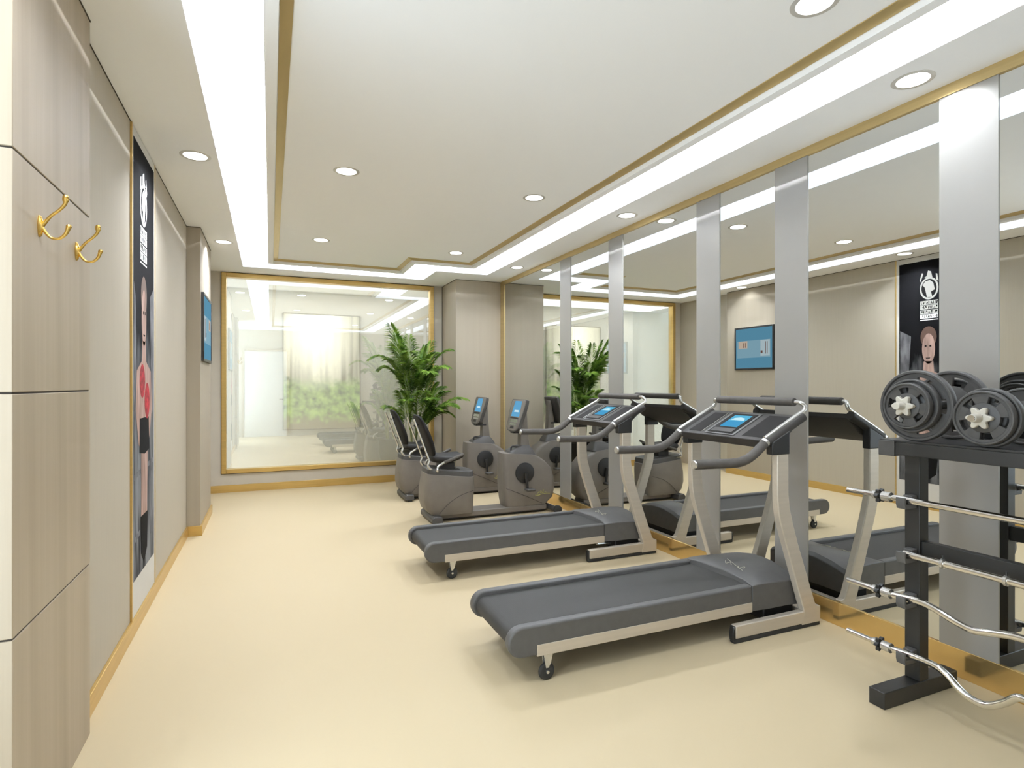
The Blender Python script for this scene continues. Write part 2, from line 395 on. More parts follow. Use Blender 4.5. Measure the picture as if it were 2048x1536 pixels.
# ---- mirrors and satin strips on the right wall
strips = [(5.488, 5.733), (4.488, 4.727), (3.242, 3.486), (2.500, 2.744), (1.506, 1.753), (0.50, 0.75)]
sl = ['narrow-looking satin grey strip nearest the far right column', 'satin grey strip behind the farther treadmill, second from the far column',
      'satin grey strip left of the reflected wall screen, third from the far column', 'satin grey strip right of the reflected wall screen, behind the nearer treadmill console',
      'widest-looking satin grey strip behind the plate-loaded rack', 'satin grey strip at the near end of the mirror wall']
for (a, b), t in zip(strips, sl):
    tag(MB().box((XM-0.006, a, 0.135), (XM+0.012, b, 2.803)).build('satin_strip', M_satin), t, 'wall panel', 'satin strips between the mirrors')
edges = [7.41] + [v for a, b in strips for v in (b, a)] + [YF+0.01]
ml = ['tall mirror beside the far right column, reflecting the palm', 'tall mirror behind the far recumbent bike and palm reflection',
      'tall mirror between the two strips behind the farther treadmill', 'tall mirror reflecting the blue wall screen',
      'tall mirror reflecting the boxing poster, between treadmill and rack', 'tall mirror behind the right end of the rack', 'tall mirror at the near end of the wall']
for i in range(0, len(edges), 2):
    tag(MB().box((XM, edges[i+1], 0.135), (XM+0.011, edges[i], 2.803)).build('wall_mirror', M_mirror), ml[i//2], 'mirror', 'mirrors along the right wall')

# ------------------------------------------------------------------ downlights
def downlight(x, y, z, label, W, group, cone=165):
    t = thing('downlight', label, 'ceiling light', (x, y, z), group)
    MB().lathe([(0.069, -0.002), (0.0875, -0.002), (0.090, -0.0005), (0.090, 0.004), (0.069, 0.004), (0.069, -0.002)], (x, y, z), seg=40).build('ring', M_ring, t)
    MB().lathe([(0.0690, -0.0005), (0.0690, 0.003)], (x, y, z), seg=40).build('lens', M_lamp, t)
    l = bpy.data.lights.new('downlight_lamp', 'AREA'); l.shape = 'DISK'; l.size = 0.13; l.energy = W; l.spread = math.radians(cone); l.color = (0.885, 0.93, 1.0)
    o = bpy.data.objects.new('downlight_lamp', l); C.objects.link(o); o.location = (x, y, z - 0.003); o['kind'] = 'helper'
WS, WP = {1.75: 5, 1.753: 5, 4.124: 13, 4.123: 10, 6.505: 13, 6.497: 12}, {1.62: 4, 1.60: 7, 4.157: 8, 4.155: 9, 6.24: 15, 6.25: 14}
LS, LP = 'downlights in the lower ceiling border', 'downlights in the raised centre panel'
for x, y, t in ((-0.44, 1.75, 'round downlight over the wood pillar, out of frame'), (-0.44, 4.124, 'round downlight in the left ceiling border above the boxing poster'),
             (-0.44, 6.505, 'round downlight in the left ceiling border above the wall screen'),
             (2.83, 1.753, 'round downlight in the right ceiling border above the rack'), (2.83, 4.123, 'round downlight in the right ceiling border above the farther treadmill'),
             (2.83, 6.497, 'round downlight in the right ceiling border nearest the far column')):
    downlight(x, y, H, t, WS[y], LS, 125 if x < 0 else 150)
for x, y, t in ((0.495, 1.62, 'round downlight in the centre panel, above the camera'), (1.98, 1.60, 'round downlight cut by the top edge of the photo'),
             (0.495, 4.157, 'round downlight in the centre panel, left one of the middle pair'), (1.96, 4.155, 'round downlight in the centre panel, right one of the middle pair'),
             (0.487, 6.24, 'round downlight in the centre panel, left one of the far pair'), (1.958, 6.25, 'round downlight in the centre panel, right one of the far pair')):
    downlight(x, y, H+P, t, WP[y], LP)

# ------------------------------------------------------------------ cove lighting on top of the island
def cove(a, b, out, W):
    a, b = Vector(a), Vector(b); ln = (b-a).length
    l = bpy.data.lights.new('cove_lamp', 'AREA'); l.shape = 'RECTANGLE'; l.size = ln; l.size_y = 0.03; l.energy = W * ln; l.color = (0.885, 0.93, 1.0)
    o = bpy.data.objects.new('cove_lamp', l); C.objects.link(o); o['kind'] = 'helper'
    o.location = (a+b)/2
    zd = -(Vector(out).normalized() + Vector((0, 0, 0.9))).normalized()   # local +Z points away from emission
    xd = (b-a).normalized(); yd = zd.cross(xd)
    o.matrix_world = Matrix.Translation((a+b)/2) @ Matrix((xd, yd, zd)).transposed().to_4x4()
ZC = H+0.155; CW = 36; k = 0.06
cove((ix0+k, iy0+.1, ZC), (ix0+k, iy1-.1, ZC), (-1, 0, 0), CW)
cove((ix1-k, iy0+.1, ZC), (ix1-k, ny-.1, ZC), (1, 0, 0), CW)
cove((ix0+.1, iy1-k, ZC), (nx-.1, iy1-k, ZC), (0, 1, 0), CW)
cove((nx+.05, ny-k, ZC), (ix1-.1, ny-k, ZC), (0, 1, 0), CW)
cove((nx-k, ny+.1, ZC), (nx-k, iy1-.1, ZC), (1, 0, 0), CW)
cove((ix0+.1, iy0+k, ZC), (ix1-.1, iy0+k, ZC), (0, -1, 0), CW)
def area(loc, size, W, col=(1, 1, 1), rot=(0, 0, 0)):
    l = bpy.data.lights.new('added_area_lamp', 'AREA'); l.shape = 'RECTANGLE'; l.size, l.size_y = size; l.energy = W; l.color = col
    o = bpy.data.objects.new('added_area_lamp', l); C.objects.link(o); o.location = loc; o.rotation_euler = rot; o['kind'] = 'helper'; return o
area((0.8, 8.95, H-0.02), (3.2, 0.7), 30, (1, 0.97, 0.93))  # unseen lamp added to brighten the room beyond the glass

pt = area((XN-0.05, 0.96, 1.5), (1.9, 2.5), 1, rot=(PI/2, 0, -PI/2)); pt.name = 'added_window_portal'; pt.data.cycles.is_portal = True  # portal for the sky light through the added window
# ------------------------------------------------------------------ wall screen on the left column
tv = thing('wall_screen', 'black framed flat screen with blue picture on the left column', 'television', (-0.597, 6.41, 1.95))
ty0, ty1, tz0, tz1 = 6.04, 6.785, 1.62, 2.268
b_ = MB()
def ringx(mb, y0, y1, z0, z1, w, x0, x1):
    mb.box((x0, y0, z0), (x1, y0+w, z1)); mb.box((x0, y1-w, z0), (x1, y1, z1))
    mb.box((x0, y0+w, z0), (x1, y1-w, z0+w)); mb.box((x0, y0+w, z1-w), (x1, y1-w, z1))
ringx(b_, ty0, ty1, tz0, tz1, 0.026, -0.597, -0.572); b_.build('bezel', M_black, tv, bevel=0.003)
scr = MB().box((-0.597, ty0+0.025, tz0+0.025), (-0.577, ty1-0.025, tz1-0.025)).build('screen', emit('screen_blue', rgb(92, 146, 174), 0.85), tv)
MB().box((-0.577, 6.10, 1.80), (-0.5763, 6.735, 2.06)).build('screen_band', emit('screen_pale', rgb(132, 170, 188), 0.85), scr)
MB().box((-0.5763, 6.53, 1.945), (-0.5757, 6.705, 2.055)).build('screen_picture', emit('screen_pic', rgb(200, 182, 165), 0.85), scr)
MB().box((-0.5763, 6.11, 1.82), (-0.5757, 6.28, 2.055)).build('screen_picture', emit('screen_pic2', rgb(178, 196, 204), 0.85), scr)
MF = emit('screen_dark', rgb(120, 85, 75), 0.7)
for a in (6.56, 6.60, 6.18, 6.15): MB().box((-0.5757, a, 1.955 if a > 6.3 else 1.85), (-0.5753, a+0.012, 2.03)).build('screen_figure', MF, scr)
MB().box((-0.5757, 6.24, 1.86), (-0.5753, 6.275, 1.90)).build('screen_figure', MF, scr)

# ------------------------------------------------------------------ boxing poster on the left wall
po = thing('wall_poster', 'tall black boxing poster with white round emblem, brass-edged on the left wall', 'poster', (XL, 4.05, 1.5))
MB().box((XL, 3.72, 0.093), (XL+0.006, 4.385, H-0.007)).build('backing_panel', pbr('poster_backing', (0.62, 0.61, 0.58, 1), 0.6, var=0.01), po)
MB().box((XL, 3.700, 0.093), (XL+0.010, 3.720, H-0.007)).box((XL, 4.385, 0.093), (XL+0.010, 4.395, H-0.007)).build('edge_trim', M_gold, po)
def poster_mat():
    m, nt, out = new_mat('poster_print'); N = nt.nodes.new; L = nt.links.new
    b = N('ShaderNodeBsdfPrincipled'); L(b.outputs[0], out.inputs[0]); b.inputs['Roughness'].default_value = 0.85; b.inputs['Specular IOR Level'].default_value = 0.08
    tc = N('ShaderNodeTexCoord'); mp = N('ShaderNodeMapping'); mp.inputs['Scale'].default_value = (1, 7, 1.3); L(tc.outputs['Object'], mp.inputs[0])
    nz = N('ShaderNodeTexNoise'); nz.inputs['Scale'].default_value = 1.6; nz.inputs['Detail'].default_value = 4; L(mp.outputs[0], nz.inputs['Vector'])
    sp = N('ShaderNodeSeparateXYZ'); L(tc.outputs['Object'], sp.inputs[0])
    mr = N('ShaderNodeMapRange'); mr.inputs[1].default_value = 0.55; mr.inputs[2].default_value = -0.1; L(sp.outputs['Z'], mr.inputs[0])
    ml = N('ShaderNodeMath'); ml.operation = 'MULTIPLY'; L(nz.outputs['Fac'], ml.inputs[0]); L(mr.outputs[0], ml.inputs[1])
    rp = N('ShaderNodeValToRGB'); e = rp.color_ramp.elements
    e[0].position = 0.30; e[0].color = (0.006, 0.006, 0.007, 1); e[1].position = 0.62; e[1].color = (0.22, 0.225, 0.235, 1)
    L(ml.outputs[0], rp.inputs[0]); L(rp.outputs[0], b.inputs['Base Color']); return m
pr = MB().box((XL+0.006, 3.752, 0.292), (XL+0.0075, 4.352, 2.792)).build('print', poster_mat(), po)
X0 = XL+0.0076
def flat(name, polys, mat, lift, par=pr):
    for pts in polys: o = MB().prism_ax([(X0+lift, y, z) for y, z in pts], (0.0004, 0, 0)).build(name, mat, par)
    return o
def ell(cy, cz, ry, rz, n=28, a0=0, a1=2*PI): return [(cy+ry*math.cos(a0+(a1-a0)*i/n), cz+rz*math.sin(a0+(a1-a0)*i/n)) for i in range(n)]
PW = pbr('print_white', (0.78, 0.78, 0.76, 1), 0.5, var=0.01); PK = pbr('print_black', (0.008, 0.008, 0.008, 1), 0.85, spec=0.08, var=0.01)
cy, cz = 4.025, 2.475
em_ = flat('emblem', [ell(cy, cz, 0.098, 0.125, 40)], PW, 0.0)
flat('emblem_field', [ell(cy, cz, 0.080, 0.105, 40)], PK, 0.0004)
flat('emblem_head', [[(cy-0.06, cz-0.02), (cy-0.045, cz+0.055), (cy-0.01, cz+0.09), (cy+0.04, cz+0.082), (cy+0.068, cz+0.04), (cy+0.045, cz+0.015), (cy+0.035, cz-0.03), (cy+0.02, cz-0.10), (cy-0.035, cz-0.10), (cy-0.02, cz-0.04)]], PW, 0.0008)
flat('emblem_glove', [[(cy-0.1, cz+0.07), (cy-0.085, cz+0.15), (cy-0.07, cz+0.155), (cy-0.075, cz+0.08)], [(cy+0.09, cz+0.08), (cy+0.06, cz+0.17), (cy+0.075, cz+0.18), (cy+0.1, cz+0.10)],
     [(cy-0.035, cz+0.12), (cy-0.02, cz+0.185), (cy+0.01, cz+0.20), (cy+0.025, cz+0.14), (cy+0.05, cz+0.125)]], PW, 0.0)
rows = [(2.292, 2.338), (2.243, 2.287), (2.190, 2.234), (2.140, 2.184)]
flat('text_row', [[(3.93, a), (4.12, a), (4.12, b), (3.93, b)] for a, b in rows] + [[(3.93, 2.118), (4.12, 2.118), (4.12, 2.127), (3.93, 2.127)]], PW, 0.0)
gl = []
for i, (a, b) in enumerate(rows):
    y = 3.938; j = 0
    while y < 4.105:
        wd = random.choice((0.008, 0.012, 0.006)); h0 = a + 0.006 + random.choice((0, 0, 0.012)); h1 = b - 0.006 - random.choice((0, 0, 0.010)); sk = random.choice((-0.006, 0, 0, 0.006))
        gl.append([(y, h0), (y+wd, h0), (y+wd+sk, h1), (y+sk, h1)]); y += wd + random.choice((0.008, 0.012))
flat('text_glyph', gl, PK, 0.0006)
PS = pbr('print_skin', (0.40, 0.275, 0.235, 1), 0.8, spec=0.1, var=0.16, scale=(5, 30, 4)); PH = pbr('print_hair', (0.10, 0.055, 0.04, 1), 0.5, var=0.05)
PR = pbr('print_red', (0.30, 0.02, 0.03, 1), 0.6, spec=0.2, var=0.3, scale=(30, 30, 30))
PG = pbr('print_grey', (0.14, 0.14, 0.15, 1), 0.8, spec=0.1, var=0.3, scale=(2, 14, 5))
flat('street_light', [[(3.76, 1.98), (3.80, 1.9), (3.85, 1.2), (3.76, 1.2)], [(4.22, 1.95), (4.34, 2.02), (4.34, 1.25), (4.26, 1.2)], [(3.76, 0.86), (4.34, 0.90), (4.34, 0.93), (3.76, 0.89)],
     [(3.76, 0.50), (3.92, 0.52), (3.92, 0.55), (3.76, 0.53)], [(4.22, 0.45), (4.30, 0.45), (4.27, 0.85), (4.23, 0.85)]], PG, 0.0)
flat('boxer_hair', [ell(4.03, 1.93, 0.085, 0.12)], PH, 0.0006)
flat('boxer_skin', [ell(4.03, 1.80, 0.068, 0.17), [(3.98, 1.66), (4.08, 1.66), (4.09, 1.54), (4.24, 1.48), (4.27, 1.25), (4.18, 1.05), (4.13, 1.02), (3.93, 1.02), (3.88, 1.05), (3.80, 1.25), (3.83, 1.48), (3.97, 1.54)],
     [(3.95, 1.04), (4.14, 1.04), (4.12, 0.62), (4.06, 0.56), (4.0, 0.56), (3.95, 0.62)]], PS, 0.0010)
flat('boxer_glove', [ell(3.98, 1.42, 0.075, 0.10), ell(4.12, 1.30, 0.075, 0.11)], PR, 0.0016)
flat('boxer_clothing', [[(3.91, 1.20), (4.17, 1.20), (4.19, 1.0), (4.05, 0.98), (3.90, 1.0)], [(3.93, 0.62), (4.14, 0.62), (4.12, 0.40), (4.03, 0.33), (3.95, 0.40)],
     [(4.0, 1.84), (4.02, 1.84), (4.02, 1.82), (4.0, 1.82)], [(4.05, 1.84), (4.07, 1.84), (4.07, 1.82), (4.05, 1.82)], [(4.01, 1.70), (4.06, 1.70), (4.055, 1.69), (4.015, 1.69)]], PK, 0.0014)

# ------------------------------------------------------------------ brass coat hooks on the pillar
def hook(y, label):
    z = 1.895; x = -0.665
    t = thing('coat_hook', label, 'coat hook', (x, y, z), 'brass coat hooks on the wood pillar')
    MB().loft([[(x + dx, y + r*math.cos(2*PI*k/20)*0.45, z + r*math.sin(2*PI*k/20)) for k in range(20)] for dx, r in ((0, 0.034), (0.003, 0.035), (0.008, 0.029), (0.010, 0.018))]).build('back_plate', M_brass, t)
    up = spline([(x+0.004, y, z-0.004), (x+0.014, y, z+0.010), (x+0.030, y, z+0.034), (x+0.052, y, z+0.056), (x+0.066, y, z+0.076), (x+0.068, y, z+0.094)], 6)
    n = len(up); MB().tube(up, [0.0075 - 0.003*math.sin(PI*i/(n-1)) + (0.002 if i > n-5 else 0) for i in range(n)], 12).build('upper_prong', M_brass, t)
    MB().lathe([(0.001, -0.009), (0.006, -0.007), (0.009, 0), (0.006, 0.006), (0.001, 0.008)], (x+0.068, y, z+0.098), seg=16).build('knob', M_brass, t)
    lo = spline([(x+0.004, y, z+0.004), (x+0.013, y, z-0.014), (x+0.030, y, z-0.034), (x+0.052, y, z-0.034), (x+0.068, y, z-0.018), (x+0.075, y, z+0.002)], 6)
    MB().tube(lo, [0.0070 - 0.0028*math.sin(PI*i/(n-1)) for i in range(len(lo))], 12).build('lower_prong', M_brass, t)
    MB().lathe([(0.001, -0.008), (0.006, -0.006), (0.0085, 0), (0.006, 0.005), (0.001, 0.007)], (x+0.076, y, z+0.006), seg=16).build('knob', M_brass, t)
    return t
hook(2.212, 'brass double coat hook, the left and nearer of the two on the pillar')
hook(2.579, 'brass double coat hook, the right one near the pillar edge')

# ------------------------------------------------------------------ treadmill
def treadmill():
    Y0, Y1 = 2.345, 3.09; DY0, DY1 = 2.400, 2.955
    t = thing('treadmill', 'x', 'treadmill', (2.0, 2.70, 0))
    up = [(2.612, 1.065), (2.612, 0.80), (2.614, 0.745), (2.620, 0.69), (2.632, 0.63), (2.650, 0.575), (2.818, 0.098), (2.800, 0.020), (2.950, 0.020), (2.950, 0.112), (2.922, 0.118), (2.905, 0.138), (2.772, 0.487),
          (2.728, 0.62), (2.706, 0.70), (2.697, 0.78), (2.694, 1.065)]
    for a, b in ((Y0, Y0+0.042), (Y1-0.042, Y1)):
        MB().prism(up, a, b).build('upright', M_champ, t, bevel=0.005)
        f = MB().prism([(2.310, 0.026), (2.310, 0.096), (2.818, 0.098), (2.84, 0.026)], a+0.001, b-0.001).build('base_foot', M_champ, t, bevel=0.006, seg=3)
        MB().box((2.30, a+0.003, 0.0), (2.948, b-0.003, 0.027)).build('rubber_sole', M_rubber, f, bevel=0.004)
        MB().prism([(2.296, 0.012), (2.292, 0.05), (2.298, 0.090), (2.3105, 0.094), (2.3105, 0.008)], a+0.004, b-0.004).build('end_cap', M_black, f, bevel=0.005)
        MB().prism([(2.572, 1.005), (2.702, 1.005), (2.702, 1.140), (2.572, 1.076)], a-0.003, b+0.003).build('upright_collar', M_black, t, bevel=0.006)
    MB().box((2.86, Y0+0.042, 0.030), (2.91, Y1-0.042, 0.085)).build('cross_member', M_champ, t, bevel=0.006)
    # deck
    def rail(zt, zb, x1, x0=1.003, n=10):
        r = (zt-zb)/2; c = (zt+zb)/2
        return [(x1, zt)] + [(x0 + r - r*math.sin(PI*i/n)*1.0, c + r*math.cos(PI*i/n)) for i in range(n+1)] + [(x1, zb)]
    for a, b, s in ((DY0, DY0+0.05, 1), (DY1-0.05, DY1, -1)):
        MB().prism(rail(0.274, 0.130, 2.480), a, b).build('side_rail', M_tgrey, t, bevel=0.010, seg=3)
        e = (DY0-0.003, DY0+0.01) if s == 1 else (DY1-0.01, DY1+0.003)
        MB().box((1.148, e[0], 0.128), (2.478, e[1], 0.181)).build('side_strip', M_champ, t, bevel=0.001)
    MB().prism(rail(0.250, 0.150, 2.55, 1.022), DY0+0.052, DY1-0.052).build('running_belt', M_belt, t)
    MB().box((1.10, DY0+0.02, 0.135), (2.80, DY1-0.02, 0.150)).build('deck_underside', M_black, t)
    # motor hood
    secs = []
    ys = [DY0-0.002, DY0-0.002, DY0+0.085, DY0+0.20, (DY0+DY1)/2, DY1-0.20, DY1-0.085, DY1+0.002, DY1+0.002]
    for x, zs, zm, zb, arc in ((2.482, 0.272, 0.274, 0.13, 0.045), (2.510, 0.276, 0.284, 0.13, 0.03), (2.60, 0.276, 0.305, 0.125, 0), (2.74, 0.268, 0.322, 0.125, 0), (2.83, 0.262, 0.316, 0.12, 0.01), (2.852, 0.245, 0.295, 0.12, 0.015)):
        zz = [zb, zs, (zs+zm)/2+0.004, zm, zm+0.003, zm, (zs+zm)/2+0.004, zs, zb]
        secs.append([(x + arc*(1-((y-(DY0+DY1)/2)/((DY1-DY0)/2))**2), y, z) for y, z in zip(ys, zz)])
    hd = MB().loft(secs).build('motor_hood', M_tgrey, t, bevel=0.004, angle=25)
    MB().box((2.60, DY0+0.03, 0.045), (2.83, DY1-0.03, 0.125)).build('motor_pan', M_black, t, bevel=0.01)
    # script logo on the hood
    lg = MB()
    for pts in ([(2.58, 2.66, .0), (2.60, 2.69, 0), (2.575, 2.70, 0), (2.60, 2.73, 0)], [(2.60, 2.62, 0), (2.575, 2.60, 0), (2.61, 2.585, 0), (2.59, 2.57, 0)], [(2.625, 2.74, 0), (2.565, 2.555, 0)]):
        lg.tube([(x, y, 0.3035 + (x-2.58)*0.18) for x, y, _ in spline(pts, 4)], 0.0015, 6)
    lg.build('logo', M_logo2, hd)
    MB().tube([(2.45, 2.47, 0.10), (2.70, 2.52, 0.075)], 0.011, 10).build('lift_strut', M_silver, t)
    for y in (DY0+0.018, DY1-0.018):
        bk = MB().prism([(1.185, 0.135), (1.235, 0.135), (1.222, 0.085), (1.210, 0.062), (1.196, 0.062), (1.192, 0.085)], y-0.016, y-0.010).prism([(1.185, 0.135), (1.235, 0.135), (1.222, 0.085), (1.210, 0.062), (1.196, 0.062), (1.192, 0.085)], y+0.010, y+0.016)
        bk.build('wheel_bracket', M_silver, t, bevel=0.001)
        wh = MB().lathe([(0.006, -0.0095), (0.030, -0.0095), (0.034, -0.009), (0.040, -0.006), (0.042, 0), (0.040, 0.006), (0.034, 0.009), (0.030, 0.0095), (0.006, 0.0095)], (1.205, y, 0.042), 'Y', 28).build('wheel', M_rubber, t)
        MB().lathe([(0.0075, -0.018), (0.0075, 0.018)], (1.205, y, 0.042), 'Y', 14).build('axle', M_silver, wh)
    # console
    P0 = Vector((2.545, 0, 1.083)); P1 = Vector((2.825, 0, 1.222)); dr = (P1-P0).normalized(); nr = Vector((-dr.z, 0, dr.x)); Lc = (P1-P0).length
    CY0, CY1 = 2.385, 3.085
    def cp(y, tt, n=0): p = P0 + dr*(tt*Lc) + nr*n; return (p.x, y, p.z)
    sec = [(0, 0), (1, 0), (1.0, -0.034), (0.55, -0.070), (0.015, -0.054)]
    cons = MB().prism([(cp(0, a, n)[0], cp(0, a, n)[2]) for a, n in sec], CY0, CY1).build('console', M_tdark, t, bevel=0.005, seg=3)
    def slab(name, ya, yb, ta, tb, n0, n1, mat, par, bev=0.0):
        mb = MB().prism_ax([cp(ya, ta, n0), cp(yb, ta, n0), cp(yb, tb, n0), cp(ya, tb, n0)], nr*(n1-n0)); return mb.build(name, mat, par, bevel=bev)
    slab('storage_tray', 2.92, 3.03, 0.10, 0.90, 0, 0.0015, M_recess, cons)
    slab('storage_tray', 2.42, 2.57, 0.10, 0.90, 0, 0.0015, M_recess, cons)
    pnl = slab('display_panel', 2.625, 2.875, 0.06, 0.92, 0, 0.005, M_tgrey, cons, 0.002)
    slab('display_surround', 2.645, 2.855, 0.10, 0.88, 0.005, 0.007, M_recess, cons)
    slab('display', 2.675, 2.815, 0.34, 0.80, 0.007, 0.0085, emit('display_blue', rgb(88, 170, 204), 1.0), cons)
    mb = MB(); mb.prism_ax([cp(2.69, 0.60, 0.0085), cp(2.80, 0.60, 0.0085), cp(2.785, 0.68, 0.0085), cp(2.745, 0.72, 0.0085), cp(2.70, 0.68, 0.0085)], nr*0.0006)
    mb.build('display_graph', emit('display_white', rgb(190, 226, 236), 1.0), cons)
    slab('display_lower', 2.675, 2.815, 0.34, 0.56, 0.0085, 0.009, emit('display_deep', rgb(70, 148, 192), 1.0), cons)
    slab('button_row', 2.66, 2.84, 0.13, 0.27, 0.007, 0.010, M_tdark, cons, 0.001)
    MB().tube([cp(2.402, 0.12, 0.003), cp(2.402, 0.88, 0.003)], 0.0028, 8).build('trim_line', M_silver, cons)
    MB().tube([cp(2.905, 0.10, 0.003), cp(2.905, 0.90, 0.003)], 0.0028, 8).build('trim_line', M_silver, cons)
    for y, s in ((2.372, -1), (3.098, 1)):
        h = MB().tube(spline([(2.050, y, 0.978), (2.20, y, 0.974), (2.330, y, 0.972), (2.400, y, 0.984), (2.460, y, 1.012), (2.545, y, 1.072)], 6), 0.026, 16).build('handle_grip', M_pad, t, bevel=0.004)
        MB().lathe([(0.020, -0.006), (0.0225, 0.0), (0.0225, 0.004)], (2.047, y, 0.978), 'X', 16).build('end_cap', M_silver, h)
        MB().tube([(2.538, y, 1.068), (2.552, y, 1.078)], 0.0275, 16).build('grip_collar', M_silver, t)
        MB().tube([(2.552, y, 1.072), (2.835, y, 1.212)], 0.028, 16).build('side_pad', M_tdark, t)
        MB().tube(spline([(2.545, y, 1.098), (2.68, y, 1.166), (2.80, y, 1.226), (2.846, y, 1.250), (2.856, y+s*-0.004, 1.275), (2.842, y-s*0.02, 1.293), (2.835, y-s*0.05, 1.296)], 6), 0.0125, 12).build('side_tube', M_silver, t)
    MB().tube([(2.835, 2.425, 1.296), (2.835, 3.045, 1.296)], 0.0245, 16).build('front_bar_grip', M_pad, t, bevel=0.004)
    return t
tm = treadmill()
tag(tm, 'grey treadmill nearest the camera, left of the weight rack', 'treadmill', 'treadmills facing the mirror wall')
tm2 = copy_tree(tm); tm2.location.y += 1.525
tag(tm2, 'grey treadmill farther from the camera, beside the recumbent bikes', 'treadmill')

# ------------------------------------------------------------------ recumbent bike
def rounded_rect(x0, x1, y0, y1, r, n=5):
    out = []
    for cx, cy_, a in ((x1-r, y1-r, 0), (x0+r, y1-r, PI/2), (x0+r, y0+r, PI), (x1-r, y0+r, 1.5*PI)):
        for i in range(n+1): out.append((cx + r*math.cos(a + PI/2*i/n), cy_ + r*math.sin(a + PI/2*i/n)))
    return out
def bike():
    yc = 5.72; t = thing('recumbent_bike', 'x', 'exercise bike', (2.1, yc, 0))
    # floor beam and feet
    MB().box((1.50, yc-0.11, 0.028), (2.80, yc+0.11, 0.085)).build('floor_beam', M_bike, t, bevel=0.01)
    MB().box((1.52, yc-0.10, 0.018), (2.80, yc+0.10, 0.030)).build('beam_underside', M_black, t)
    rf = MB().loft([[(x, y, z) for x, z in ((1.475, 0.018), (1.475, 0.062), (1.50, 0.085), (1.575, 0.080), (1.59, 0.018))] for y in (yc-0.245, yc+0.245)]).build('rear_foot', M_biked, t, bevel=0.008)
    for y in (yc-0.245, yc+0.245): MB().lathe([(0.020, 0), (0.026, 0.004), (0.024, 0.03)], (1.535, y*0.9+yc*0.1, 0), seg=18).build('foot_cap', M_rubber, rf)
    ff = MB().tube([(2.85, yc-0.235, 0.045), (2.85, yc+0.235, 0.045)], 0.030, 16).build('front_foot', M_biked, t)
    for y in (yc-0.245, yc+0.245): MB().lathe([(0.03, -0.022), (0.044, -0.016), (0.045, 0), (0.044, 0.016), (0.03, 0.022)], (2.865, y, 0.045), 'Y', 22).build('roller', M_rubber, ff)
    # rear pod
    w = 0.195
    lev = [(0.075, 1.50, 1.935, 0.165, .05), (0.13, 1.445, 1.94, 0.185, .08), (0.22, 1.420, 1.945, 0.195, .09), (0.34, 1.425, 1.95, 0.195, .09), (0.44, 1.44, 1.952, 0.190, .09)]
    secs = [[(x, y, z) for x, y in rounded_rect(a, b, yc-hw, yc+hw, r)] for z, a, b, hw, r in lev]
    secs.append([(x, y, 0.500 - (x-1.44)*0.105) for x, y in rounded_rect(1.45, 1.952, yc-0.186, yc+0.186, .09)])
    pod = MB().loft(secs).build('rear_housing', M_bike, t, bevel=0.004, angle=40)
    MB().tube(spline([(1.56, yc-0.190, 0.10), (1.66, yc-0.1945, 0.20), (1.78, yc-0.1955, 0.27), (1.93, yc-0.1955, 0.315)], 6), 0.0022, 6).build('seam', M_black, pod)
    cap = [[(x, y, z0 - (x-1.44)*0.105) for x, y in rounded_rect(1.452+d, 1.946, yc-0.182+d, yc+0.182-d, .085)] for z0, d in ((0.498, 0), (0.545, 0.004), (0.558, 0.016))]
    MB().loft(cap).build('rail_cover', M_biked, t, angle=30)
    # seat
    MB().box((1.60, yc-0.09, 0.50), (1.755, yc+0.09, 0.60)).build('seat_carriage', M_biked, t, bevel=0.015)
    MB().box((1.63, yc-0.12, 0.505), (1.80, yc+0.12, 0.530)).build('seat_slide', M_biked, t, bevel=0.008)
    ss = []
    for x, z0, z1, hw in ((1.49, 0.625, 0.675, 0.15), (1.53, 0.600, 0.695, 0.185), (1.62, 0.592, 0.682, 0.205), (1.72, 0.600, 0.676, 0.20), (1.80, 0.622, 0.684, 0.175), (1.855, 0.650, 0.690, 0.14)):
        ss.append([(x, yc-hw, (z0+z1)/2+0.005), (x, yc-hw*0.9, z0+0.01), (x, yc-hw*0.4, z0), (x, yc+hw*0.4, z0), (x, yc+hw*0.9, z0+0.01), (x, yc+hw, (z0+z1)/2+0.005), (x, yc+hw*0.9, z1), (x, yc+hw*0.4, z1-0.012), (x, yc-hw*0.4, z1-0.012), (x, yc-hw*0.9, z1)])
    s_ = MB().loft(ss).build('seat', M_vinyl, t, angle=60); md = s_.modifiers.new('sub', 'SUBSURF'); md.levels = md.render_levels = 2
    # backrest pad, leaning back
    A = Vector((1.505, 0, 0.655)); B = Vector((1.345, 0, 1.090)); d = (B-A).normalized(); n = Vector((d.z, 0, -d.x)); bs = []
    for k, hw, th in ((0.0, 0.13, 0.030), (0.06, 0.17, 0.055), (0.3, 0.20, 0.068), (0.6, 0.20, 0.062), (0.9, 0.17, 0.050), (1.0, 0.12, 0.026)):
        p = A + (B-A)*k + n*0.004*math.sin(k*PI)
        ring_ = []
        for yy, tt in ((-1, 0.5), (-0.9, 0.08), (-0.4, 0), (0.4, 0), (0.9, 0.08), (1, 0.5), (0.88, 0.95), (0.4, 0.86), (-0.4, 0.86), (-0.88, 0.95)):
            q = p + n*th*tt; ring_.append((q.x, yc + hw*yy, q.z))
        bs.append(ring_)
    b_ = MB().loft(bs).build('backrest', M_vinyl2, t, angle=60); md = b_.modifiers.new('sub', 'SUBSURF'); md.levels = md.render_levels = 2
    for y in (yc-0.145, yc+0.145):
        fm = MB().tube([(1.312, y, 1.055), (1.325, y, 1.02), (1.47, y, 0.63)], 0.0085, 10).build('back_frame', M_silver, t)
        MB().tube(spline([(1.47, y, 0.63), (1.455, y, 0.585), (1.49, y, 0.545), (1.55, y, 0.522), (1.66, y, 0.505)], 5), 0.012, 10).build('seat_support', M_silver, t)
